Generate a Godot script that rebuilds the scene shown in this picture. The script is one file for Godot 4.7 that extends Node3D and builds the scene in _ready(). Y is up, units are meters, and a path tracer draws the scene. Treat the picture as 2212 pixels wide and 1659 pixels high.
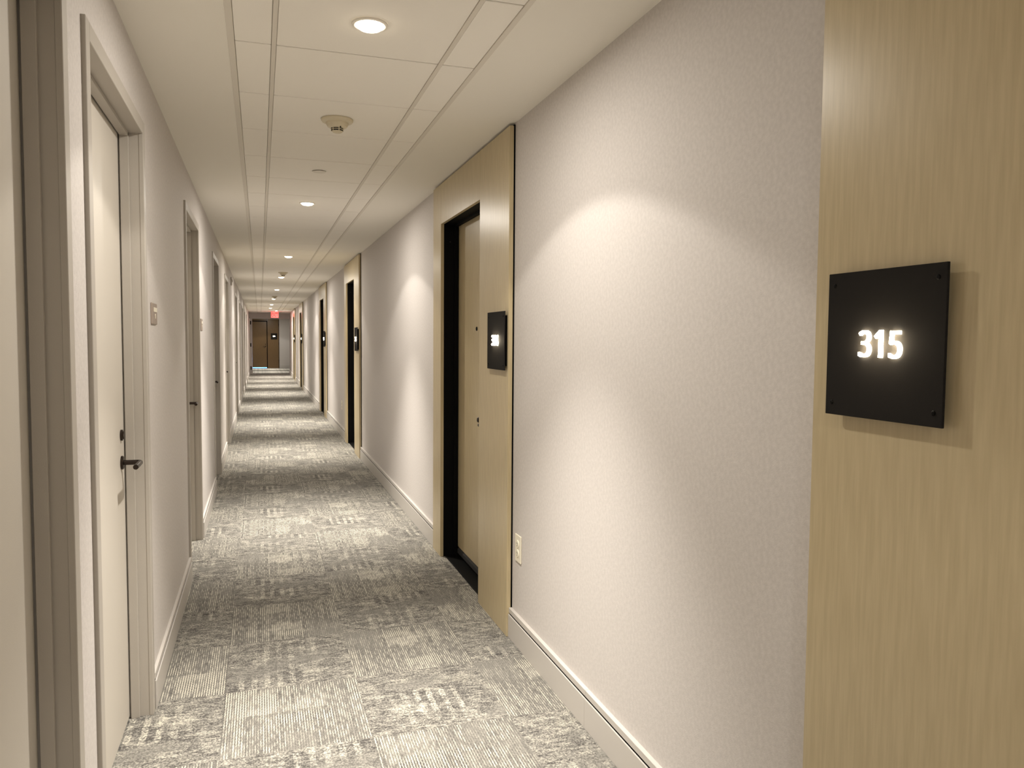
extends Node3D
# A long hotel corridor on the third floor. Units are metres, -z runs down the corridor.

const CEIL := 2.57
const XR := 1.206          # face of the right wall
const XL := -0.43          # face of the left wall
const PANEL := 1.176       # face of the wooden door surrounds
const PORTAL := -34.4      # where the corridor opens into the lobby
const LOBBY := -40.9       # far wall of the lobby
const NEAR_END := 3.4      # wall behind the camera

const LAMP_COLOR := Color(1.0, 0.972, 0.93)

var taken := {}
var M := {}

# ------------------------------------------------------------------ naming
func numbered(called: String) -> String:
	if not taken.has(called):
		taken[called] = 0
		return called
	taken[called] += 1
	return "%s_%03d" % [called, taken[called]]

func tag(o: Node, label: String, category: String, group := "", kind := "") -> void:
	o.set_meta("label", label)
	o.set_meta("category", category)
	if group != "":
		o.set_meta("group", group)
	if kind != "":
		o.set_meta("kind", kind)

func thing(called: String, at: Vector3, label: String, category: String, group := "", kind := "") -> Node3D:
	var o := Node3D.new()
	o.name = numbered(called)
	add_child(o)
	o.position = at
	tag(o, label, category, group, kind)
	return o

func put(called: String, mesh: Mesh, m: Material, parent: Node3D, at := Vector3.ZERO) -> MeshInstance3D:
	var o := MeshInstance3D.new()
	o.name = called
	o.mesh = mesh
	o.material_override = m
	o.cast_shadow = GeometryInstance3D.SHADOW_CASTING_SETTING_ON
	parent.add_child(o, true)
	o.position = at
	return o

# ------------------------------------------------------------------ shapes
func begin() -> SurfaceTool:
	var st := SurfaceTool.new()
	st.begin(Mesh.PRIMITIVE_TRIANGLES)
	return st

func tri(st: SurfaceTool, a: Vector3, b: Vector3, c: Vector3, n: Vector3) -> void:
	# Godot's front faces run clockwise
	var ps := [a, b, c]
	if (c - a).cross(b - a).dot(n) < 0.0:
		ps = [a, c, b]
	for p: Vector3 in ps:
		st.set_normal(n)
		var uv := Vector2(p.x, p.z)
		if absf(n.x) > 0.7:
			uv = Vector2(p.z, p.y)
		elif absf(n.z) > 0.7:
			uv = Vector2(p.x, p.y)
		st.set_uv(uv)
		st.add_vertex(p)

func quad(st: SurfaceTool, a: Vector3, b: Vector3, c: Vector3, d: Vector3, out: Vector3) -> void:
	var n := (c - a).cross(d - b).normalized()
	if n.dot(out) < 0.0:
		n = -n
	tri(st, a, b, c, n)
	tri(st, a, c, d, n)

# a box from a to b whose edges are chamfered by ch
func box(st: SurfaceTool, a: Vector3, b: Vector3, ch := 0.0) -> void:
	var lo := Vector3(minf(a.x, b.x), minf(a.y, b.y), minf(a.z, b.z))
	var hi := Vector3(maxf(a.x, b.x), maxf(a.y, b.y), maxf(a.z, b.z))
	var c := (lo + hi) * 0.5
	var h := (hi - lo) * 0.5
	for ax in 3:
		var u := (ax + 1) % 3
		var v := (ax + 2) % 3
		for s: float in [-1.0, 1.0]:
			var q := []
			for k: Vector2 in [Vector2(-1, -1), Vector2(1, -1), Vector2(1, 1), Vector2(-1, 1)]:
				var p := c
				p[ax] += s * h[ax]
				p[u] += k.x * (h[u] - ch)
				p[v] += k.y * (h[v] - ch)
				q.append(p)
			var n := Vector3.ZERO
			n[ax] = s
			quad(st, q[0], q[1], q[2], q[3], n)
	if ch <= 0.0:
		return
	for ax in 3:
		var u := (ax + 1) % 3
		var v := (ax + 2) % 3
		for su: float in [-1.0, 1.0]:
			for sv: float in [-1.0, 1.0]:
				var e := []
				for w: float in [-1.0, 1.0]:
					var p := c
					p[ax] += w * (h[ax] - ch)
					p[u] += su * h[u]
					p[v] += sv * (h[v] - ch)
					var p2 := c
					p2[ax] += w * (h[ax] - ch)
					p2[u] += su * (h[u] - ch)
					p2[v] += sv * h[v]
					e.append(p)
					e.append(p2)
				var n := Vector3.ZERO
				n[u] = su
				n[v] = sv
				quad(st, e[0], e[1], e[3], e[2], n.normalized())
	for sx: float in [-1.0, 1.0]:
		for sy: float in [-1.0, 1.0]:
			for sz: float in [-1.0, 1.0]:
				var s := Vector3(sx, sy, sz)
				var pa := c + s * (h - Vector3(0, ch, ch))
				var pb := c + s * (h - Vector3(ch, 0, ch))
				var pc := c + s * (h - Vector3(ch, ch, 0))
				tri(st, pa, pb, pc, s.normalized())

func box_mesh(a: Vector3, b: Vector3, ch := 0.0) -> ArrayMesh:
	var st := begin()
	box(st, a, b, ch)
	return st.commit()

# turns a profile of (radius, height) points round the y axis
func lathe(profile: Array, sides := 40) -> ArrayMesh:
	var st := begin()
	for i in profile.size() - 1:
		var p0: Vector2 = profile[i]
		var p1: Vector2 = profile[i + 1]
		var nn := Vector2(p1.y - p0.y, -(p1.x - p0.x)).normalized()
		for k in sides:
			var a0 := TAU * k / sides
			var a1 := TAU * (k + 1) / sides
			var c0 := Vector3(cos(a0), 0, sin(a0))
			var c1 := Vector3(cos(a1), 0, sin(a1))
			var v := [c0 * p0.x + Vector3(0, p0.y, 0), c1 * p0.x + Vector3(0, p0.y, 0), c1 * p1.x + Vector3(0, p1.y, 0), c0 * p1.x + Vector3(0, p1.y, 0)]
			var n0 := c0 * nn.x + Vector3(0, nn.y, 0)
			var n1 := c1 * nn.x + Vector3(0, nn.y, 0)
			var ns := [n0, n1, n1, n0]
			for t: Array in [[0, 1, 2], [0, 2, 3]]:
				var aa: Vector3 = v[t[0]]
				var bb: Vector3 = v[t[1]]
				var cc: Vector3 = v[t[2]]
				if (bb - aa).cross(cc - aa).length() < 1e-12:
					continue
				var order := t
				if (cc - aa).cross(bb - aa).dot(n0 + n1) < 0.0:
					order = [t[0], t[2], t[1]]
				for j: int in order:
					st.set_normal(ns[j])
					st.set_uv(Vector2(float(k) / sides, float(i)))
					st.add_vertex(v[j])
	return st.commit()

# a round bar swept along a path
func tube(st: SurfaceTool, path: Array, r: float, sides := 16) -> void:
	var rings := []
	for i in path.size():
		var p: Vector3 = path[i]
		var d := Vector3.ZERO
		if i > 0:
			d += (p - path[i - 1]).normalized()
		if i < path.size() - 1:
			d += (path[i + 1] - p).normalized()
		d = d.normalized()
		var u := d.cross(Vector3.UP).normalized()
		var v := u.cross(d).normalized()
		var ring := []
		for k in sides:
			var a := TAU * k / sides
			ring.append([p + (u * cos(a) + v * sin(a)) * r, u * cos(a) + v * sin(a)])
		rings.append(ring)
	for i in rings.size() - 1:
		for k in sides:
			var k2 := (k + 1) % sides
			var q := [rings[i][k], rings[i][k2], rings[i + 1][k2], rings[i + 1][k]]
			for t: Array in [[0, 1, 2], [0, 2, 3]]:
				var aa: Vector3 = q[t[0]][0]
				var bb: Vector3 = q[t[1]][0]
				var cc: Vector3 = q[t[2]][0]
				var order := t
				if (cc - aa).cross(bb - aa).dot(q[0][1]) < 0.0:
					order = [t[0], t[2], t[1]]
				for j: int in order:
					st.set_normal(q[j][1])
					st.set_uv(Vector2.ZERO)
					st.add_vertex(q[j][0])
	for e: int in [0, rings.size() - 1]:
		var c: Vector3 = path[e]
		var inner: Vector3 = path[1] if e == 0 else path[path.size() - 2]
		for k in sides:
			tri(st, c, rings[e][k][0], rings[e][(k + 1) % sides][0], (c - inner).normalized())

# ------------------------------------------------------------------ materials
func mat(c: Color, rough := 0.6, metal := 0.0, spec := 0.5) -> StandardMaterial3D:
	var m := StandardMaterial3D.new()
	m.albedo_color = c
	m.roughness = rough
	m.metallic = metal
	m.metallic_specular = spec
	return m

func noise(seed_: int, freq: float, octaves := 3, kind := FastNoiseLite.TYPE_SIMPLEX_SMOOTH) -> FastNoiseLite:
	var n := FastNoiseLite.new()
	n.seed = seed_
	n.frequency = freq
	n.noise_type = kind
	n.fractal_octaves = octaves
	return n

func tex(img: Image) -> ImageTexture:
	return ImageTexture.create_from_image(img)

# grey noise image squeezed into lo..hi
func grain_image(size: int, seed_: int, freq: float, lo: float, hi: float, octaves := 3) -> Image:
	var src := noise(seed_, freq, octaves).get_seamless_image(size, size, false, false, 0.1, true)
	src.convert(Image.FORMAT_L8)
	var data := src.get_data()
	for i in data.size():
		data[i] = int(lerpf(lo, hi, data[i] / 255.0) * 255.0)
	return Image.create_from_data(size, size, false, Image.FORMAT_L8, data)

# the dimpled weave of the vinyl wall covering
func weave_image(size: int) -> Image:
	var rng := RandomNumberGenerator.new()
	rng.seed = 77
	var src := noise(5, 0.09, 2).get_seamless_image(size, size, false, false, 0.1, true)
	src.convert(Image.FORMAT_L8)
	var data := src.get_data()
	# short level threads, each a little higher or lower than its neighbours
	var cw := 8
	var chh := 4
	var nx := size / cw
	var ny := size / chh
	var cell := PackedFloat32Array()
	cell.resize(nx * ny)
	for i in cell.size():
		cell[i] = rng.randf()
	var out := PackedByteArray()
	out.resize(size * size)
	for y in size:
		var cy := y / chh
		var shift := (cy * 5) % cw
		for x in size:
			var cx := ((x + shift) / cw) % nx
			var w := 0.25 + 0.5 * cell[cy * nx + cx]
			if y % chh == 0:
				w -= 0.15
			w += (data[y * size + x] / 255.0 - 0.5) * 0.4
			out[y * size + x] = int(clampf(w, 0.0, 1.0) * 255.0)
	return Image.create_from_data(size, size, false, Image.FORMAT_L8, out)

# one square of tufted carpet: rows of loops run down the image in light, middle and charcoal yarn.
# the plain kind is ruled with light rows, the other is mottled with bars and short ruled patches
func carpet_image(v: int, ruled: bool) -> Image:
	var n := 512
	var rows := 56
	var loops := 104
	var rng := RandomNumberGenerator.new()
	rng.seed = 9100 + v * 31
	var light := Vector3(0.61, 0.578, 0.485)
	var middle := Vector3(0.29, 0.276, 0.246)
	var dark := Vector3(0.100, 0.094, 0.088)
	var drift := noise(40 + v, 0.012, 2)
	var streak := noise(80 + v, 0.016, 1)
	# patches: x, y, w, h (in image space), what
	var patches := []
	if ruled:
		for k in 9:
			patches.append([rng.randf_range(-0.1, 0.9), rng.randf_range(-0.1, 0.9), rng.randf_range(0.1, 0.4), rng.randf_range(0.1, 0.5), [0, 1, 3][rng.randi() % 3]])
	else:
		for k in 4:
			patches.append([rng.randf_range(0.0, 0.7), rng.randf_range(0.0, 0.5), rng.randf_range(0.15, 0.45), rng.randf_range(0.3, 0.6), 2])
		for k in 5:
			patches.append([rng.randf_range(0.0, 0.9), rng.randf_range(0.0, 0.7), rng.randf_range(0.05, 0.13), rng.randf_range(0.12, 0.34), [1, 1, 4][rng.randi() % 3]])
		for k in 3:
			patches.append([rng.randf_range(-0.1, 0.9), rng.randf_range(-0.1, 0.9), rng.randf_range(0.08, 0.3), rng.randf_range(0.2, 0.5), 3])
	var row_light := []
	for r in rows:
		row_light.append(rng.randf())
	var loop_rnd := PackedFloat32Array()
	loop_rnd.resize(rows * 2 * loops)
	for i in loop_rnd.size():
		loop_rnd[i] = rng.randf()
	var grid := PackedByteArray()
	grid.resize(n * n * 3)
	for y in n:
		var fy := float(y) / n
		for x in n:
			var fx := float(x) / n
			var wob := 0.16 * sin(fy * TAU * 23.0 + floorf(fx * rows) * 2.4)
			var rr := fx * rows * 2.0 + wob
			var r2 := posmod(int(floorf(rr)), rows * 2)
			var lp := int(fy * loops + 0.5 * (r2 % 2)) % loops
			var rv := loop_rnd[r2 * loops + lp]
			var lit := r2 % 2 == 0
			# t: 0 charcoal .. 1 light
			var t: float
			var d := drift.get_noise_2d(x, y * 0.5)
			if ruled:
				t = 0.10 + 0.24 * rv
				if lit:
					t = 0.44 + 0.34 * row_light[r2 >> 1] + 0.24 * (rv - 0.5) + 0.2 * d + 0.38 * streak.get_noise_2d((r2 >> 1) * 57.0, y)
			else:
				t = 0.37 + 0.62 * (rv - 0.5) + 0.2 * d + (0.06 if lit else -0.06) + 0.25 * streak.get_noise_2d((r2 >> 1) * 57.0, y)
			for p: Array in patches:
				if fx > p[0] and fx < p[0] + p[2] and fy > p[1] and fy < p[1] + p[3]:
					match p[4]:
						0:  # lighter all over
							t += 0.12
						1:  # light rows stand out
							t += 0.24 if lit else -0.10
						2:  # bars across the rows
							t += 0.10 * (0.4 + rv) if fmod(fy * 10.0 + 0.1, 1.0) < 0.45 else -0.05
						3:  # dull
							t = lerpf(t, 0.24 + 0.2 * rv, 0.5)
						4:
							t += 0.2
			t = clampf(t, 0.0, 1.0)
			var c := dark.lerp(middle, t * 2.0) if t < 0.5 else middle.lerp(light, t * 2.0 - 1.0)
			# shade round the edge of each loop, painted into the yarn colour
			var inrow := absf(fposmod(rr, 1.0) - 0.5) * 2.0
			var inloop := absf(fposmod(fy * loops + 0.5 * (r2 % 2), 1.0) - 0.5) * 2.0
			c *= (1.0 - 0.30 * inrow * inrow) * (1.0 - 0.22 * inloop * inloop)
			var at := (y * n + x) * 3
			var s := Color(c.x, c.y, c.z).linear_to_srgb()
			grid[at] = int(clampf(s.r, 0, 1) * 255.0)
			grid[at + 1] = int(clampf(s.g, 0, 1) * 255.0)
			grid[at + 2] = int(clampf(s.b, 0, 1) * 255.0)
	return Image.create_from_data(n, n, false, Image.FORMAT_RGB8, grid)

func make_materials() -> void:
	var weave := weave_image(512)
	var weave_n := weave.duplicate() as Image
	weave_n.convert(Image.FORMAT_RGBA8)
	weave_n.bump_map_to_normal_map(1.6)
	var wall := mat(Color(0.833, 0.811, 0.795), 0.72, 0.0, 0.35)
	wall.normal_enabled = true
	wall.normal_texture = tex(weave_n)
	wall.normal_scale = 0.25
	wall.uv1_triplanar = true
	wall.uv1_world_triplanar = true
	wall.uv1_scale = Vector3(4.2, 4.2, 4.2)
	var tint := grain_image(256, 12, 0.05, 0.94, 1.0)
	tint.convert(Image.FORMAT_RGB8)
	wall.albedo_texture = tex(tint)
	M.wall = wall

	var stipple := grain_image(512, 21, 0.12, 0.0, 1.0, 2)
	stipple.convert(Image.FORMAT_RGBA8)
	stipple.bump_map_to_normal_map(1.2)
	var soffit := mat(Color(0.94, 0.925, 0.89), 0.85, 0.0, 0.2)
	soffit.normal_enabled = true
	soffit.normal_texture = tex(stipple)
	soffit.normal_scale = 0.3
	soffit.uv1_triplanar = true
	soffit.uv1_world_triplanar = true
	soffit.uv1_scale = Vector3(2.4, 2.4, 2.4)
	M.soffit = soffit
	var tile := mat(Color(0.965, 0.95, 0.92), 0.9, 0.0, 0.15)
	tile.normal_enabled = true
	tile.normal_texture = soffit.normal_texture
	tile.normal_scale = 0.4
	tile.uv1_triplanar = true
	tile.uv1_world_triplanar = true
	tile.uv1_scale = Vector3(3.1, 3.1, 3.1)
	M.tile = tile
	M.tbar = mat(Color(0.875, 0.852, 0.81), 0.55, 0.0, 0.4)
	M.plenum = mat(Color(0.10, 0.09, 0.08), 0.9)

	# grey enamel on the metal frames and doors
	var orange := grain_image(256, 33, 0.16, 0.0, 1.0, 2)
	orange.convert(Image.FORMAT_RGBA8)
	orange.bump_map_to_normal_map(0.8)
	var enamel := mat(Color(0.70, 0.675, 0.64), 0.46, 0.0, 0.45)
	enamel.normal_enabled = true
	enamel.normal_texture = tex(orange)
	enamel.normal_scale = 0.2
	enamel.uv1_triplanar = true
	enamel.uv1_world_triplanar = true
	enamel.uv1_scale = Vector3(6, 6, 6)
	M.enamel = enamel
	var leaf := enamel.duplicate() as StandardMaterial3D
	leaf.albedo_color = Color(0.79, 0.765, 0.725)
	leaf.roughness = 0.5
	M.leaf = leaf
	M.base = mat(Color(0.765, 0.745, 0.72), 0.42, 0.0, 0.5)

	# pale laminate with an upright grain
	var wg := grain_image(512, 51, 0.025, 0.0, 1.0, 4)
	var wd := wg.get_data()
	var rgb := PackedByteArray()
	rgb.resize(wd.size() * 3)
	var ca := Vector3(0.735, 0.672, 0.535)
	var cb := Vector3(0.785, 0.722, 0.585)
	for i in wd.size():
		var c := ca.lerp(cb, clampf(wd[i] / 255.0 * 1.3 - 0.15, 0.0, 1.0))
		rgb[i * 3] = int(c.x * 255.0)
		rgb[i * 3 + 1] = int(c.y * 255.0)
		rgb[i * 3 + 2] = int(c.z * 255.0)
	var wood := mat(Color(1, 1, 1), 0.33, 0.0, 0.45)
	wood.albedo_texture = tex(Image.create_from_data(512, 512, false, Image.FORMAT_RGB8, rgb))
	wood.uv1_triplanar = true
	wood.uv1_world_triplanar = true
	wood.uv1_scale = Vector3(5.0, 0.35, 5.0)
	M.wood = wood
	var wood_edge := wood.duplicate() as StandardMaterial3D
	wood_edge.albedo_color = Color(1.0, 0.97, 0.90)
	M.wood_edge = wood_edge
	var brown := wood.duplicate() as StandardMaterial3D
	brown.albedo_color = Color(0.62, 0.54, 0.46)  # same laminate, darkened to paint in the dim light at the far end
	M.wood_shaded = brown

	M.black = mat(Color(0.045, 0.044, 0.043), 0.6, 0.0, 0.2)
	M.black_matte = mat(Color(0.05, 0.05, 0.05), 0.85, 0.0, 0.15)
	var plate_n := grain_image(256, 61, 0.2, 0.0, 1.0, 2)
	plate_n.convert(Image.FORMAT_RGBA8)
	plate_n.bump_map_to_normal_map(0.7)
	var plate := mat(Color(0.155, 0.148, 0.142), 0.85, 0.0, 0.15)
	plate.normal_enabled = true
	plate.normal_texture = tex(plate_n)
	plate.normal_scale = 0.2
	plate.uv1_triplanar = true
	plate.uv1_scale = Vector3(8, 8, 8)
	M.plate = plate
	M.bronze = mat(Color(0.23, 0.20, 0.185), 0.32, 0.9)
	M.rubber = mat(Color(0.13, 0.125, 0.12), 0.85)
	M.white = mat(Color(0.93, 0.905, 0.83), 0.4)
	M.white_matte = mat(Color(0.90, 0.88, 0.84), 0.6)
	M.detector = mat(Color(0.84, 0.80, 0.70), 0.45)
	M.taupe = mat(Color(0.60, 0.545, 0.50), 0.5)
	M.slot = mat(Color(0.05, 0.045, 0.04), 0.7)
	M.lens = mat(Color(0.9, 0.9, 0.88), 0.4)
	M.lens.emission_enabled = true
	M.lens.emission = Color(1.0, 0.93, 0.82)
	M.lens.emission_energy_multiplier = 9.0
	M.digit = mat(Color(0.9, 0.88, 0.82), 0.4)
	M.digit.emission_enabled = true
	M.digit.emission = Color(1.0, 0.94, 0.82)
	M.digit.emission_energy_multiplier = 26.0
	M.exit_red = mat(Color(0.6, 0.03, 0.03), 0.4)
	M.exit_red.emission_enabled = true
	M.exit_red.emission = Color(1.0, 0.03, 0.03)
	M.exit_red.emission_energy_multiplier = 0.7
	M.exit_glass = mat(Color(0.75, 0.3, 0.28), 0.35)
	M.exit_glass.emission_enabled = true
	M.exit_glass.emission = Color(1.0, 0.56, 0.52)
	M.exit_glass.emission_energy_multiplier = 0.8

	M.carpet = []
	for v in 9:
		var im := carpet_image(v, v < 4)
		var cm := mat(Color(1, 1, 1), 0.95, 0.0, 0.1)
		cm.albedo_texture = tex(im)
		var nb := im.duplicate() as Image
		nb.convert(Image.FORMAT_RGBA8)
		nb.bump_map_to_normal_map(1.5)
		cm.normal_enabled = true
		cm.normal_texture = tex(nb)
		cm.normal_scale = 0.5
		M.carpet.append(cm)

# ------------------------------------------------------------------ builders
func make_walls(right_doors: Array, left_doors: Array) -> void:
	# right wall with its door openings
	var st := begin()
	var z := NEAR_END
	var cuts := []
	for d: Dictionary in right_doors:
		cuts.append([maxf(d.o0, d.o1), minf(d.o0, d.o1)])
	cuts.sort_custom(func(p, q): return p[0] > q[0])
	for c: Array in cuts:
		box(st, Vector3(XR, 0, z), Vector3(XR + 0.16, CEIL + 0.15, c[0] + 0.02))
		box(st, Vector3(XR, 2.305, c[0] + 0.02), Vector3(XR + 0.16, CEIL + 0.15, c[1] - 0.02))
		z = c[1] - 0.02
	box(st, Vector3(XR, 0, z), Vector3(XR + 0.16, CEIL + 0.15, PORTAL - 0.2))
	var w := put("wall_right", st.commit(), M.wall, self)
	tag(w, "long off-white textured wall carrying the wooden door surrounds", "wall", "", "structure")
	# left wall
	st = begin()
	z = NEAR_END
	for d: Dictionary in left_doors:
		box(st, Vector3(XL - 0.16, 0, z), Vector3(XL, CEIL + 0.15, d.z0 - 0.012))
		box(st, Vector3(XL - 0.16, 2.325, d.z0 - 0.012), Vector3(XL, CEIL + 0.15, d.z1 + 0.012))
		z = d.z1 + 0.012
	box(st, Vector3(XL - 0.16, 0, z), Vector3(XL, CEIL + 0.15, PORTAL))
	w = put("wall_left", st.commit(), M.wall, self)
	tag(w, "long off-white textured wall with a row of grey framed doors", "wall", "", "structure")
	# wall behind the camera
	w = put("wall_back", box_mesh(Vector3(XL - 0.16, 0, NEAR_END), Vector3(XR + 0.16, CEIL + 0.15, NEAR_END + 0.15)), M.wall, self)
	tag(w, "plain off-white wall closing the near end of corridor", "wall", "", "structure")

func make_baseboard(side: int, za: float, zb: float) -> void:
	# two boards with a dark reveal between them and a cap with a flat top
	var front := 0.022 if side > 0 else 0.018
	var x := XR if side > 0 else XL
	var s := -1.0 if side > 0 else 1.0
	var called := "baseboard_right" if side > 0 else "baseboard_left"
	var o := thing(called, Vector3(x, 0, za), "painted grey two-step baseboard along the foot of the %s wall" % ("wood-panelled doors'" if side > 0 else "grey doors'"), "baseboard", "baseboards of the %s wall" % ("right" if side > 0 else "left"), "structure")
	var l := zb - za
	# the cap overhangs a gap filled with black to paint in its shade; the lower board stands a little further out and its top edge shows
	put("cap", box_mesh(Vector3(0, 0.1245, 0), Vector3(s * (front - 0.004), 0.150, l), 0.0015), M.base, o)
	put("board", box_mesh(Vector3(s * (front - 0.006), 0.0, 0), Vector3(s * front, 0.118, l), 0.001), M.base, o)
	put("shade_filler", box_mesh(Vector3(0, 0.0, 0), Vector3(s * (front - 0.006), 0.115, l)), M.slot, o)

func lever_set(parent: Node3D, face: Vector3, out: Vector3, along: Vector3, lock: bool) -> void:
	# a round rose, a neck and a straight bar
	var rose := lathe([Vector2(0.0001, 0.009), Vector2(0.022, 0.009), Vector2(0.026, 0.006), Vector2(0.026, 0.0)], 32)
	var turn := Basis(Quaternion(Vector3.UP, out))
	var r := put("rose", rose, M.bronze, parent, face)
	r.basis = turn
	var st := begin()
	var p := [Vector3.ZERO, out * 0.055]
	for k in 5:
		var a := PI / 2 * (k + 1) / 5.0
		p.append(out * (0.055 + 0.012 * sin(a)) + along * (0.012 * (1.0 - cos(a))))
	p.append(out * 0.067 + along * 0.125)
	tube(st, p, 0.0095, 18)
	put("lever", st.commit(), M.bronze, parent, face)
	if lock:
		var bolt := lathe([Vector2(0.0001, 0.012), Vector2(0.013, 0.012), Vector2(0.016, 0.009), Vector2(0.021, 0.007), Vector2(0.021, 0.0)], 32)
		var b := put("lock_cylinder", bolt, M.bronze, parent, face + Vector3(0, 0.105, 0))
		b.basis = turn

# one of the grey metal-framed doors of the left wall, from z0 (near) to z1 (far)
func left_door(n: int, d: Dictionary) -> void:
	var z0: float = d.z0
	var z1: float = d.z1
	var o := thing("door_%d" % n, Vector3(XL, 0, z0), d.label, "door", "", "structure")
	var w := z1 - z0                  # negative
	var face := 0.012
	var jw := 0.050
	for e in 2:
		var st := begin()
		var a := 0.0 if e == 0 else w
		var s := -1.0 if e == 0 else 1.0   # towards the opening
		box(st, Vector3(-0.145, 0, a + s * 0.012), Vector3(0.0, 2.285, a + s * (jw - 0.002)))
		box(st, Vector3(-0.004, 0, a), Vector3(face, 2.335, a + s * jw), 0.0015)
		box(st, Vector3(-0.069, 0, a + s * (jw - 0.002)), Vector3(-0.038, 2.285, a + s * (jw + 0.012)), 0.001)
		put("jamb", st.commit(), M.enamel, o)
	var sh := begin()
	box(sh, Vector3(-0.145, 2.285, -0.012), Vector3(0.0, 2.320, w + 0.012))
	box(sh, Vector3(-0.004, 2.285, -jw), Vector3(face, 2.335, w + jw), 0.0015)
	box(sh, Vector3(-0.069, 2.271, -jw), Vector3(-0.038, 2.285, w + jw), 0.001)
	put("head", sh.commit(), M.enamel, o)
	var leaf := put("leaf", box_mesh(Vector3(-0.075, 0.010, -jw - 0.004), Vector3(-0.120, 2.281, w + jw + 0.004), 0.0015), M.leaf, o)
	if n == 1:
		lever_set(leaf, Vector3(-0.075, 1.03, -jw - 0.075), Vector3.RIGHT, Vector3(0, 0, -1), true)   # hung the other way round
	else:
		lever_set(leaf, Vector3(-0.075, 1.03, w + jw + 0.075), Vector3.RIGHT, Vector3(0, 0, 1), true)

# one of the wooden surrounds of the right wall: sign stile at edge z, then the opening, then a narrow stile; dir is the way it runs
func right_door(n: int, d: Dictionary) -> void:
	var e: float = d.edge
	var dir: float = d.dir
	var o := thing("door_%d" % n, Vector3(XR, 0, e), d.label, "door", "", "structure")
	var top := 2.556
	var oh := 2.287
	var f := PANEL - XR              # -0.03
	var bk := -0.008
	var s1 := 0.54 * dir
	var s2 := (0.54 + 0.98) * dir
	var s3 := 1.76 * dir
	put("stile", box_mesh(Vector3(f, 0, 0), Vector3(bk, top, s1), 0.0012), M.wood, o)
	put("stile", box_mesh(Vector3(f, 0, s2), Vector3(bk, top, s3), 0.0012), M.wood, o)
	put("header", box_mesh(Vector3(f, oh, s1 + 0.0008 * dir), Vector3(bk, top, s2 - 0.0008 * dir), 0.0012), M.wood, o)
	# black backing that leaves a dark reveal round the surround
	var st := begin()
	box(st, Vector3(bk, 0.0, 0.0), Vector3(-0.0005, top + 0.006, s1 - 0.014 * dir))
	box(st, Vector3(bk, 0.0, s2 + 0.014 * dir), Vector3(-0.0005, top + 0.006, s3))
	box(st, Vector3(bk, oh + 0.014, s1), Vector3(-0.0005, top + 0.006, s2))
	put("backing", st.commit(), M.black_matte, o)
	# black metal frame inside the opening
	for k in 2:
		st = begin()
		var a := s1 if k == 0 else s2
		var g := -dir if k == 0 else dir   # into the wall
		box(st, Vector3(-0.0075, 0.0, a), Vector3(0.150, oh, a + g * 0.013))
		box(st, Vector3(0.060, 0.0, a - g * 0.014), Vector3(0.089, oh - 0.014, a), 0.001)
		put("jamb", st.commit(), M.black, o)
	st = begin()
	box(st, Vector3(-0.0075, oh, s1 - 0.013 * dir), Vector3(0.150, oh + 0.013, s2 + 0.013 * dir))
	box(st, Vector3(0.060, oh - 0.014, s1), Vector3(0.089, oh, s2), 0.001)
	put("head", st.commit(), M.black, o)
	put("screw", lathe([Vector2(0.0001, 0.002), Vector2(0.004, 0.002), Vector2(0.0045, 0.0)], 16), M.bronze, o, Vector3(0.035, 2.17, s2)).basis = Basis(Quaternion(Vector3.UP, Vector3(0, 0, -dir)))
	var leaf := put("leaf", box_mesh(Vector3(0.094, 0.066, s1 + 0.004 * dir), Vector3(0.139, oh - 0.004, s2 - 0.004 * dir), 0.0015), M.wood, o)
	put("sweep", box_mesh(Vector3(0.086, 0.014, s1 + 0.016 * dir), Vector3(0.134, 0.066, s2 - 0.016 * dir), 0.012), M.rubber, leaf)
	put("threshold", box_mesh(Vector3(0.004, 0.0, s1), Vector3(0.145, 0.010, s2), 0.003), M.black, o)
	var out := Basis(Quaternion(Vector3.UP, Vector3.LEFT))
	put("peephole", lathe([Vector2(0.0001, 0.004), Vector2(0.011, 0.005), Vector2(0.013, 0.002), Vector2(0.013, 0.0)], 24), M.black, leaf, Vector3(0.094, 1.575, s1 + 0.50 * dir)).basis = out
	lever_set(leaf, Vector3(0.094, 1.0, s1 + 0.075 * dir), Vector3.LEFT, Vector3(0, 0, dir), false)
	put("lock_cylinder", lathe([Vector2(0.0001, 0.012), Vector2(0.012, 0.012), Vector2(0.018, 0.006), Vector2(0.018, 0.0)], 24), M.bronze, leaf, Vector3(0.094, 1.006, s1 + 0.44 * dir)).basis = out

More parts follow.
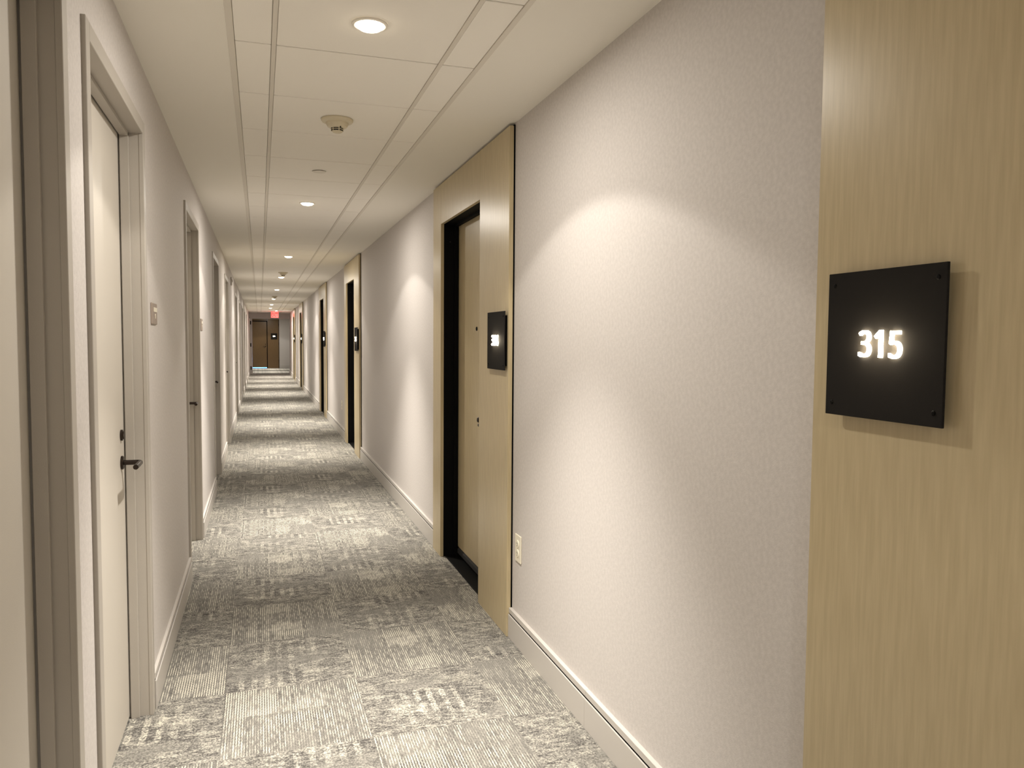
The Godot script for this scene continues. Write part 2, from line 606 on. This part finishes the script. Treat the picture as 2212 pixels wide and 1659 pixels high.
# black square plate with lit raised numerals; z is its near edge on a surface at x
func number_sign(text: String, centre: Vector3, turn: float, label: String, lights: int) -> void:
	var o := thing("room_number_sign", centre, label, "sign", "lit room number signs")
	o.rotation.y = turn
	# local: x to the reader's right, z out of the surface
	put("back_box", box_mesh(Vector3(-0.128, -0.126, 0.0), Vector3(0.128, 0.126, 0.016)), M.black_matte, o)
	var plate := put("plate", box_mesh(Vector3(-0.150, -0.148, 0.016), Vector3(0.150, 0.148, 0.022), 0.0008), M.plate, o)
	for sx: float in [-1.0, 1.0]:
		for sy: float in [-1.0, 1.0]:
			var s := put("screw", lathe([Vector2(0.0001, 0.0022), Vector2(0.003, 0.0020), Vector2(0.0045, 0.0010), Vector2(0.005, 0.0)], 20), M.black, plate, Vector3(sx * 0.131, sy * 0.122, 0.022))
			s.rotation.x = PI / 2
	var plain := SystemFont.new()
	plain.font_names = PackedStringArray(["Droid Sans"])
	var font := FontVariation.new()
	font.base_font = plain
	font.variation_embolden = 0.25
	for k in text.length():
		var t := TextMesh.new()
		t.text = text[k]
		t.font = font
		t.font_size = 64
		t.pixel_size = 0.0500 / 45.7
		t.depth = 0.006
		t.curve_step = 0.6
		put("numeral", t, M.digit, plate, Vector3((k - (text.length() - 1) / 2.0) * 0.0385 + 0.002, 0.0, 0.0255)).scale = Vector3(0.94, 1.04, 1.0)
	for k in lights:
		var l := OmniLight3D.new()
		l.light_color = Color(1.0, 0.92, 0.78)
		l.light_energy = 0.014 / lights
		l.light_specular = 0.0
		l.light_size = 0.008
		l.omni_range = 3.0
		l.omni_attenuation = 2.0
		l.shadow_enabled = true
		o.add_child(l)
		l.position = Vector3((k - (lights - 1) / 2.0) * 0.0385 + 0.002, 0.0, 0.035)

func downlight(at: Vector3, label: String) -> void:
	var o := thing("recessed_downlight", at, label, "ceiling light", "round recessed downlights along the corridor")
	put("trim_ring", lathe([Vector2(0.048, 0.0), Vector2(0.049, -0.005), Vector2(0.053, -0.006), Vector2(0.060, -0.004), Vector2(0.0615, 0.0)], 48), M.white_matte, o)
	put("lens", lathe([Vector2(0.0001, -0.020), Vector2(0.020, -0.0192), Vector2(0.036, -0.0155), Vector2(0.045, -0.009), Vector2(0.048, 0.0)], 48), M.lens, o)
	# the beam of the reflector, its bright core, and the spill of the lens
	for b: Array in [[60.5, 0.12, 0.72], [38.0, 1.0, 9.5]]:
		var s := SpotLight3D.new()
		s.light_color = LAMP_COLOR
		s.light_energy = b[2]
		s.spot_angle = b[0]
		s.spot_angle_attenuation = b[1]
		s.spot_range = 12.0
		s.spot_attenuation = 2.0
		s.light_size = 0.025
		s.shadow_enabled = true
		o.add_child(s)
		s.position = Vector3(0, -0.0235, 0)
		s.rotation.x = -PI / 2
	var a := AreaLight3D.new()
	a.light_color = LAMP_COLOR
	a.light_energy = 1.15
	a.area_size = Vector2(0.085, 0.085)
	a.area_normalize_energy = true
	a.area_range = 12.0
	a.area_attenuation = 2.0
	a.shadow_enabled = true
	o.add_child(a)
	a.position = Vector3(0, -0.0225, 0)
	a.rotation.x = -PI / 2

func smoke_detector(at: Vector3, label: String) -> void:
	var o := thing("smoke_detector", at, label, "smoke detector", "ceiling smoke detectors")
	put("base", lathe([Vector2(0.076, 0.0), Vector2(0.0765, -0.006), Vector2(0.072, -0.013), Vector2(0.056, -0.017), Vector2(0.0001, -0.017)], 48), M.detector, o)
	var head := put("head", lathe([Vector2(0.055, -0.016), Vector2(0.053, -0.024), Vector2(0.046, -0.036), Vector2(0.033, -0.043), Vector2(0.0001, -0.043)], 48), M.detector, o)
	put("vent", lathe([Vector2(0.029, -0.042), Vector2(0.028, -0.056), Vector2(0.0001, -0.056)], 40), M.slot, head)
	put("vent_ring", lathe([Vector2(0.0295, -0.0475), Vector2(0.0305, -0.0485), Vector2(0.0300, -0.0505), Vector2(0.027, -0.0505)], 40), M.detector, head)
	for k in 6:
		var a := TAU * (k + 0.3) / 6.0
		put("vent_rib", box_mesh(Vector3(-0.0015, -0.056, -0.002), Vector3(0.0015, -0.042, 0.002)), M.detector, head, Vector3(cos(a) * 0.0285, 0, sin(a) * 0.0285)).rotation.y = -a
	put("cap", lathe([Vector2(0.0001, -0.054), Vector2(0.027, -0.054), Vector2(0.027, -0.057), Vector2(0.021, -0.062), Vector2(0.0001, -0.064)], 40), M.detector, o)
	put("indicator", lathe([Vector2(0.003, -0.034), Vector2(0.003, -0.044), Vector2(0.0001, -0.045)], 12), M.slot, head, Vector3(0.012, 0, 0.036))

func outlet(at: Vector3, label: String) -> void:
	# on the right wall, facing -x
	var o := thing("wall_outlet", at, label, "outlet", "duplex outlets on the right wall")
	put("cover_plate", box_mesh(Vector3(0, -0.068, -0.044), Vector3(-0.006, 0.068, 0.044), 0.0025), M.white, o)
	for s: float in [-1.0, 1.0]:
		var r := put("receptacle", lathe([Vector2(0.0001, 0.0035), Vector2(0.0185, 0.0035), Vector2(0.0195, 0.002), Vector2(0.0195, 0.0)], 28), M.white, o, Vector3(-0.006, s * 0.0235, 0))
		r.basis = Basis(Quaternion(Vector3.UP, Vector3.LEFT))
		for k: float in [-1.0, 1.0]:
			var so := put("slot", box_mesh(Vector3(-0.0032, -0.002, k * 0.0075 - 0.0012), Vector3(-0.0042, 0.008, k * 0.0075 + 0.0012)), M.slot, r)
			so.basis = r.basis.inverse()
		var ground := put("slot", box_mesh(Vector3(-0.0032, -0.011, -0.0025), Vector3(-0.0042, -0.006, 0.0025)), M.slot, r)
		ground.basis = r.basis.inverse()
	put("screw", lathe([Vector2(0.0001, 0.0012), Vector2(0.0035, 0.0010), Vector2(0.004, 0.0)], 14), M.white, o, Vector3(-0.006, 0, 0)).basis = Basis(Quaternion(Vector3.UP, Vector3.LEFT))

func door_plaque(at: Vector3, label: String) -> void:
	# on the left wall, facing +x; the reader's right is -z
	var o := thing("wall_plaque", at, label, "plaque", "small taupe plaques beside the grey doors")
	o.rotation.y = PI / 2
	put("plate", box_mesh(Vector3(-0.085, -0.045, 0.0), Vector3(0.085, 0.045, 0.006), 0.002), M.taupe, o)
	put("label_window", box_mesh(Vector3(-0.030, 0.008, 0.006), Vector3(0.075, 0.027, 0.0072), 0.0005), M.white, o)
	var t := TextMesh.new()
	var font := SystemFont.new()
	font.font_names = PackedStringArray(["Droid Sans"])
	font.font_weight = 700
	t.text = "1"
	t.font = font
	t.font_size = 64
	t.pixel_size = 0.020 / 45.7
	t.depth = 0.0012
	var c := put("numeral", t, M.white, o, Vector3(0.022, -0.010, 0.0066))
	c.scale = Vector3(3.0, 1, 1)

# ------------------------------------------------------------------ scene
func _ready() -> void:
	# camera
	var cam := Camera3D.new()
	cam.name = "camera"
	cam.keep_aspect = Camera3D.KEEP_HEIGHT
	cam.fov = rad_to_deg(2.0 * atan(1659.0 / 2.0 / 1674.95))
	cam.near = 0.03
	cam.far = 100.0
	add_child(cam)
	cam.position = Vector3(0, 1.506, 0)
	cam.basis = Basis(Vector3.UP, -0.31437) * Basis(Vector3.RIGHT, -0.05665) * Basis(Vector3.BACK, 0.00738)
	cam.current = true
	# air: an interior with no windows
	var we := WorldEnvironment.new()
	var env := Environment.new()
	env.background_mode = Environment.BG_COLOR
	env.background_color = Color(0, 0, 0)
	env.tonemap_mode = Environment.TONE_MAPPER_LINEAR
	env.tonemap_exposure = 1.54
	env.sdfgi_enabled = true
	env.ssao_enabled = true
	env.ssil_enabled = true
	we.environment = env
	add_child(we)

	make_materials()

	# ---------------- doors' places
	var left_z := [-1.000, -2.285, -5.115, -8.035, -10.745, -15.10, -17.90, -20.85, -23.65, -26.70]
	var left_doors := []
	var left_labels := [
		"grey metal framed door facing room 315",
		"pale grey door with dark lever and lock across from number 315's wall",
		"grey framed door second past the plaque, opposite the wall beyond room 314",
		"third grey framed door down from the plaque",
		"fourth grey framed door down from the plaque",
		"grey framed door just past the fire strobe",
		"second grey framed door past the fire strobe",
		"third grey framed door past the fire strobe",
		"fourth grey framed door past the fire strobe",
		"last grey framed door before the held-open fire door"]
	for i in left_z.size():
		left_doors.append({"z0": left_z[i], "z1": left_z[i] - 1.076, "label": left_labels[i]})
	var right_doors := [
		{"edge": -1.437, "dir": 1.0, "text": "315", "label": "pale wood door surround carrying the sign 315"},
		{"edge": -3.680, "dir": -1.0, "text": "314", "label": "pale wood door surround with black frame carrying the sign 314"},
		{"edge": -9.800, "dir": -1.0, "text": "313", "label": "pale wood door surround next after room 314"},
		{"edge": -14.93, "dir": -1.0, "text": "312", "label": "pale wood door surround second after room 314"},
		{"edge": -23.33, "dir": -1.0, "text": "311", "label": "pale wood door surround third after room 314"},
		{"edge": -28.40, "dir": -1.0, "text": "310", "label": "pale wood door surround nearest the exit sign"}]
	for d: Dictionary in right_doors:
		d.o0 = d.edge + 0.54 * d.dir
		d.o1 = d.edge + 1.52 * d.dir

	# ---------------- structure
	make_walls(right_doors, left_doors)

	# floor: a slab and its carpet tiles, quarter-turned like a chequerboard
	var floor_node := thing("floor", Vector3.ZERO, "grey and beige striped carpet tiles laid in quarter turns", "floor", "", "structure")
	put("slab", box_mesh(Vector3(-3.0, -0.12, LOBBY - 1.6), Vector3(4.0, -0.006, NEAR_END)), M.rubber, floor_node)
	var pitch := 0.5475
	var cols := [-0.58, -0.155, 0.390, 0.935, 1.36]
	var rng := RandomNumberGenerator.new()
	rng.seed = 315
	var cache := {}
	var row := -9
	while -2.875 - pitch * row > PORTAL - 0.2:
		var za := -2.875 - pitch * row
		for c in 4:
			var v := rng.randi() % 20
			var flip := rng.randi() % 2
			var quarter := posmod(row + c, 2)     # 0: rows of loops across, 1: along the corridor
			v = v % 4 if quarter == 1 else 4 + v % 5
			var key := [c, v, flip, quarter]
			if not cache.has(key):
				var x0: float = cols[c]
				var x1: float = cols[c + 1]
				var u0 := 0.0 if c > 0 else 1.0 - (x1 - x0) / 0.545
				var u1 := 1.0 if c < 3 else (x1 - x0) / 0.545
				var st := begin()
				var g := 0.0002
				var ps := [Vector3(x0 + g, 0, -g), Vector3(x1 - g, 0, -g), Vector3(x1 - g, 0, -pitch + g), Vector3(x0 + g, 0, -pitch + g)]
				var uvs := [Vector2(u0, 0), Vector2(u1, 0), Vector2(u1, 1), Vector2(u0, 1)]
				for t: Array in [[0, 2, 1], [0, 3, 2]]:
					var a: Vector3 = ps[t[0]]
					var b: Vector3 = ps[t[1]]
					var e: Vector3 = ps[t[2]]
					var order := t
					if (e - a).cross(b - a).y < 0.0:
						order = [t[0], t[2], t[1]]
					for j: int in order:
						var uv: Vector2 = uvs[j]
						if quarter == 0:
							uv = Vector2(uv.y, uv.x)
						if flip == 1:
							uv = Vector2.ONE - uv
						st.set_normal(Vector3.UP)
						st.set_tangent(Plane(1, 0, 0, 1))
						st.set_uv(uv)
						st.add_vertex(ps[j])
				for k in 4:
					var a: Vector3 = ps[k]
					var b: Vector3 = ps[(k + 1) % 4]
					var mid: Vector3 = (a + b) * 0.5 - (ps[0] + ps[2]) * 0.5
					quad(st, a, b, b - Vector3(0, 0.006, 0), a - Vector3(0, 0.006, 0), mid)
				cache[key] = st.commit()
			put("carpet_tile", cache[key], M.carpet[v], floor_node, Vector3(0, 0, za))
		row += 1
	# the lobby's carpet, too far away to tell its tiles apart
	var far := begin()
	box(far, Vector3(-3.0, -0.006, PORTAL - 0.2), Vector3(4.0, 0.0, LOBBY - 1.6))
	put("lobby_carpet", far.commit(), M.carpet[3], floor_node)

	# ceiling: plaster soffits, a hung grid and its tiles
	var ceiling := thing("ceiling", Vector3(0, CEIL, 0), "cream ceiling with plaster margins and a strip of hung tiles", "ceiling", "", "structure")
	put("soffit", box_mesh(Vector3(XL - 0.02, 0, NEAR_END), Vector3(-0.0985, 0.16, PORTAL)), M.soffit, ceiling)
	put("soffit", box_mesh(Vector3(0.8346, 0, NEAR_END), Vector3(XR + 0.02, 0.16, PORTAL)), M.soffit, ceiling)
	put("plenum", box_mesh(Vector3(-0.0985, 0.05, NEAR_END), Vector3(0.8346, 0.16, PORTAL)), M.plenum, ceiling)
	var edges := [[-0.0985, -0.0754], [0.0515, 0.0677], [0.669, 0.6846], [0.815, 0.8346]]
	for k in 4:
		put("wall_angle" if k in [0, 3] else "grid_runner", box_mesh(Vector3(edges[k][0], -0.0015, NEAR_END), Vector3(edges[k][1], 0.018, PORTAL), 0.0008), M.tbar, ceiling)
	var tp := 0.6096
	var spans := [[-0.0754, 0.0515], [0.0677, 0.669], [0.6846, 0.815]]
	var shared := []
	for k in 3:
		shared.append(box_mesh(Vector3(spans[k][0] + 0.001, 0.0005, -0.0042), Vector3(spans[k][1] - 0.001, 0.022, -tp + 0.0042), 0.002))
	var r := -7
	while -2.406 - tp * r - tp > PORTAL - 0.3:
		for k in 3:
			var drop := (rng.randf() - 0.5) * 0.0006
			put("ceiling_tile", shared[k], M.tile, ceiling, Vector3(0, 0.0004 + drop, -2.406 - tp * r))
		r += 1

	# doors
	for i in left_doors.size():
		left_door(i + 1, left_doors[i])
	for i in right_doors.size():
		right_door(i + 21, right_doors[i])
	# baseboards between them
	var z := NEAR_END
	for d: Dictionary in left_doors:
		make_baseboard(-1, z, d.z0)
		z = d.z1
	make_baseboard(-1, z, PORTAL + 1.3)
	var spansr := []
	for d: Dictionary in right_doors:
		spansr.append([maxf(d.edge, d.edge + 1.76 * d.dir), minf(d.edge, d.edge + 1.76 * d.dir)])
	spansr.sort_custom(func(p, q): return p[0] > q[0])
	z = NEAR_END
	for s: Array in spansr:
		if z == spansr[0][1]:
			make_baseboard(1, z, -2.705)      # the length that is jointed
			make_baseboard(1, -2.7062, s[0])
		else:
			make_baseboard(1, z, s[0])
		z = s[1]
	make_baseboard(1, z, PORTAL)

	make_lobby()

	# ---------------- lights
	var lamp_z := [-2.711, -6.369, -10.55, -14.15, -17.80, -21.95, -25.70, -28.70]
	var ords := ["nearest room 315's wall", "just past the sprinkler cover", "by the fourth grey door", "third past the smoke detector", "fourth past the smoke detector", "fifth past the smoke detector", "sixth past the smoke detector", "last in line before the exit sign"]
	for i in lamp_z.size():
		downlight(Vector3(0.366, CEIL, lamp_z[i]), "glowing round downlight in the tiled ceiling " + ords[i])
	downlight(Vector3(0.62, CEIL, -31.4), "glowing round downlight set off line beside the exit sign")
	downlight(Vector3(0.366, CEIL, 0.947), "glowing round downlight above the door of room 315")

	# ---------------- things
	for i in right_doors.size():
		var d: Dictionary = right_doors[i]
		var zc: float = d.edge + (0.150 if i > 0 else 0.216) * d.dir
		var what := ["black square sign lit 315 on the wide plain wood panel", "black square sign lit 314 beside the black-framed doorway",
			"black lit room sign on the surround next after room 314", "black lit room sign on the second surround after room 314",
			"black lit room sign on the third surround after room 314", "black lit room sign on the surround nearest the exit sign"]
		number_sign(d.text, Vector3(PANEL, 1.502, zc), -PI / 2, what[i], 3 if i < 2 else 1)

	smoke_detector(Vector3(0.369, CEIL, -3.915), "cream smoke detector with dark vents between the first two downlights")
	smoke_detector(Vector3(0.369, CEIL, -13.15), "small smoke detector just before the fourth downlight")
	smoke_detector(Vector3(0.369, CEIL, -20.6), "distant smoke detector between the fifth and sixth downlights")

	var sp := thing("sprinkler_cover", Vector3(0.371, CEIL, -5.144), "flat white concealed sprinkler cover in a ceiling tile", "sprinkler")
	put("cover_disc", lathe([Vector2(0.043, -0.003), Vector2(0.042, -0.005), Vector2(0.0001, -0.0058)], 40), M.white_matte, sp)
	put("cup", lathe([Vector2(0.036, 0.0), Vector2(0.036, -0.004), Vector2(0.0001, -0.004)], 32), M.slot, sp)

	outlet(Vector3(XR, 0.478, -3.580), "white duplex outlet low beside room 314's surround")
	outlet(Vector3(XR, 0.478, -12.24), "white duplex outlet low past the surround after room 314")
	outlet(Vector3(XR, 0.478, -20.2), "distant white duplex outlet low on the wall between far surrounds")
	door_plaque(Vector3(XL, 1.606, -3.615), "taupe plaque marked 1 beside the pale door with lever and lock")
	door_plaque(Vector3(XL, 1.606, -6.450), "taupe plaque marked 1 beside the second framed door")

	# fire strobe high on the left wall
	var fs := thing("fire_strobe", Vector3(XL, 2.40, -13.1), "small white fire strobe high on the wall past the grey doors", "fire alarm")
	put("housing", box_mesh(Vector3(0, -0.065, -0.05), Vector3(0.022, 0.065, 0.05), 0.006), M.base, fs)
	put("lens", box_mesh(Vector3(0.022, -0.02, -0.03), Vector3(0.032, 0.03, 0.03), 0.005), M.base, fs)
	put("grille", box_mesh(Vector3(0.022, -0.055, -0.035), Vector3(0.024, -0.03, 0.035)), M.taupe, fs)

	exit_sign()

func exit_sign() -> void:
	var o := thing("exit_sign", Vector3(0.58, 2.44, -32.6), "red lit EXIT sign hanging from the ceiling at the corridor's end", "exit sign")
	put("canopy", box_mesh(Vector3(-0.06, 0.118, -0.03), Vector3(0.06, 0.13, 0.03), 0.002), M.white_matte, o)
	put("housing", box_mesh(Vector3(-0.150, -0.115, -0.022), Vector3(0.150, 0.118, 0.016), 0.004), M.exit_red, o)
	var face := put("face", box_mesh(Vector3(-0.140, -0.106, 0.016), Vector3(0.140, 0.108, 0.020), 0.001), M.exit_glass, o)
	var font := SystemFont.new()
	font.font_names = PackedStringArray(["Droid Sans"])
	font.font_weight = 700
	for k in 4:
		var t := TextMesh.new()
		t.text = "EXIT"[k]
		t.font = font
		t.font_size = 64
		t.pixel_size = 0.150 / 45.7
		t.depth = 0.004
		put("letter", t, M.exit_red, face, Vector3([-0.098, -0.030, 0.034, 0.092][k], 0.0, 0.022)).scale = Vector3(0.62, 1, 1)
	var l := OmniLight3D.new()
	l.light_color = Color(1.0, 0.06, 0.04)
	l.light_energy = 0.06
	l.light_size = 0.08
	l.omni_range = 10.0
	l.omni_attenuation = 2.0
	l.shadow_enabled = true
	o.add_child(l)
	l.position = Vector3(0, 0, 0.12)

func make_lobby() -> void:
	# portal: bulkhead and left pilaster
	var b := put("trim_1", box_mesh(Vector3(XL - 0.16, 2.333, PORTAL), Vector3(XR, CEIL + 0.15, PORTAL - 0.2)), M.wall, self)
	tag(b, "shallow bulkhead across the end of corridor behind the exit sign", "bulkhead", "", "structure")
	b = put("wall_portal", box_mesh(Vector3(XL - 0.16, 0, PORTAL), Vector3(-0.300, 2.333, PORTAL - 0.2)), M.wall, self)
	tag(b, "narrow grey wall stub under the bulkhead at the corridor's end", "wall", "", "structure")
	b = put("baseboard_portal", box_mesh(Vector3(XL, 0, PORTAL), Vector3(-0.288, 0.15, PORTAL + 0.013), 0.002), M.base, self)
	tag(b, "short grey baseboard at the foot of the wall stub", "baseboard", "", "structure")
	# fire door held open against the left wall
	var o := thing("door_11", Vector3(XL, 0, PORTAL + 0.02), "fire door held open flat along the wall at the corridor's end", "door", "", "structure")
	put("leaf", box_mesh(Vector3(0.002, 0.01, 0.0), Vector3(0.047, 2.30, 1.2), 0.002), M.enamel, o)
	for y: float in [0.25, 1.22, 2.15]:
		put("hinge", box_mesh(Vector3(0.040, y - 0.075, -0.018), Vector3(0.088, y + 0.075, 0.004), 0.004), M.black, o)
	# lobby shell
	var st := begin()
	box(st, Vector3(-3.0, 0, LOBBY), Vector3(-0.95, CEIL + 0.15, LOBBY - 0.15))
	box(st, Vector3(0.93, 0, LOBBY), Vector3(4.0, CEIL + 0.15, LOBBY - 0.15))
	box(st, Vector3(-0.95, 2.47, LOBBY), Vector3(0.93, CEIL + 0.15, LOBBY - 0.15))
	var w := put("wall_front", st.commit(), M.wall, self)
	tag(w, "pale far wall of the lobby beyond the exit sign", "wall", "", "structure")
	st = begin()
	box(st, Vector3(XL - 0.16, 0, PORTAL - 0.2), Vector3(-3.0, CEIL + 0.15, PORTAL - 0.05))
	box(st, Vector3(-3.15, 0, PORTAL - 0.05), Vector3(-3.0, CEIL + 0.15, LOBBY - 0.15))
	box(st, Vector3(XR + 0.16, 0, PORTAL - 0.2), Vector3(4.0, CEIL + 0.15, PORTAL - 0.05))
	box(st, Vector3(4.0, 0, PORTAL - 0.05), Vector3(4.15, CEIL + 0.15, LOBBY - 0.15))
	w = put("wall_lobby", st.commit(), M.wall, self)
	tag(w, "side walls of the lobby beyond the corridor", "wall", "", "structure")
	w = put("ceiling_lobby", box_mesh(Vector3(-3.0, CEIL, PORTAL - 0.2), Vector3(4.0, CEIL + 0.15, LOBBY)), M.soffit, self)
	tag(w, "plain plaster ceiling of the lobby", "ceiling", "", "structure")
	w = put("baseboard_front", box_mesh(Vector3(0.93, 0, LOBBY), Vector3(4.0, 0.135, LOBBY + 0.015), 0.002), M.base, self)
	tag(w, "grey baseboard right of the end door at the far wall", "baseboard", "", "structure")
	# wooden entry at the far wall, its dimness painted into the wood
	var e := thing("door_12", Vector3(0, 0, LOBBY), "wooden door with shade painted in and dark frame at the very end", "door", "", "structure")
	put("header", box_mesh(Vector3(-0.95, 2.375, -0.08), Vector3(0.36, 2.47, -0.03), 0.002), M.wood_shaded, e)
	put("side_panel", box_mesh(Vector3(0.368, 0, -0.08), Vector3(0.90, 2.47, -0.03), 0.002), M.wood_shaded, e)
	for y: float in [0.36, 1.24, 2.17]:
		put("hinge", box_mesh(Vector3(0.895, y - 0.075, -0.04), Vector3(0.93, y + 0.075, -0.005), 0.003), M.black, e)
	var fr := begin()
	box(fr, Vector3(0.330, 0, -0.09), Vector3(0.368, 2.375, -0.022))
	box(fr, Vector3(-0.95, 2.335, -0.09), Vector3(0.345, 2.375, -0.022))
	box(fr, Vector3(-0.375, 0.0, -0.09), Vector3(-0.355, 2.352, -0.022))
	box(fr, Vector3(0.90, 0, -0.1), Vector3(0.93, 2.47, -0.05))
	put("frame", fr.commit(), M.black, e)
	var leaf := put("leaf", box_mesh(Vector3(-0.352, 0.045, -0.08), Vector3(0.342, 2.350, -0.035), 0.002), M.wood_shaded, e)
	lever_set(leaf, Vector3(0.270, 1.10, -0.035), Vector3(0, 0, 1), Vector3(-1, 0, 0), true)
	leaf = put("leaf", box_mesh(Vector3(-0.95, 0.010, -0.08), Vector3(-0.378, 2.350, -0.035), 0.002), M.wood_shaded, e)
	lever_set(leaf, Vector3(-0.415, 1.07, -0.035), Vector3(0, 0, 1), Vector3(1, 0, 0), false)
	number_sign("309", Vector3(0.68, 1.604, LOBBY - 0.03), 0.0, "black lit room sign beside the end door at the far wall", 1)
	# daylight of the room behind leaks under the end door
	var room := put("wall_beyond", box_mesh(Vector3(-1.2, -0.006, LOBBY - 1.6), Vector3(1.2, 2.6, LOBBY - 1.7)), M.wall, self)
	tag(room, "pale wall of the daylit room behind the end door", "wall", "", "structure")
	var a := AreaLight3D.new()
	a.light_color = Color(0.35, 0.60, 1.0)
	a.light_energy = 13.0
	a.area_size = Vector2(0.7, 0.25)
	a.area_normalize_energy = true
	a.area_range = 8.0
	a.shadow_enabled = true
	add_child(a)
	a.position = Vector3(0, 0.35, LOBBY - 1.2)
	a.look_at_from_position(a.position, Vector3(0, 0.0, LOBBY + 0.3), Vector3.UP)
	# the lobby's own lamps
	downlight(Vector3(0.35, CEIL, -36.3), "glowing round downlight in the lobby ceiling past the bulkhead")
	downlight(Vector3(0.35, CEIL, -39.4), "glowing round downlight in the lobby ceiling before the end door")
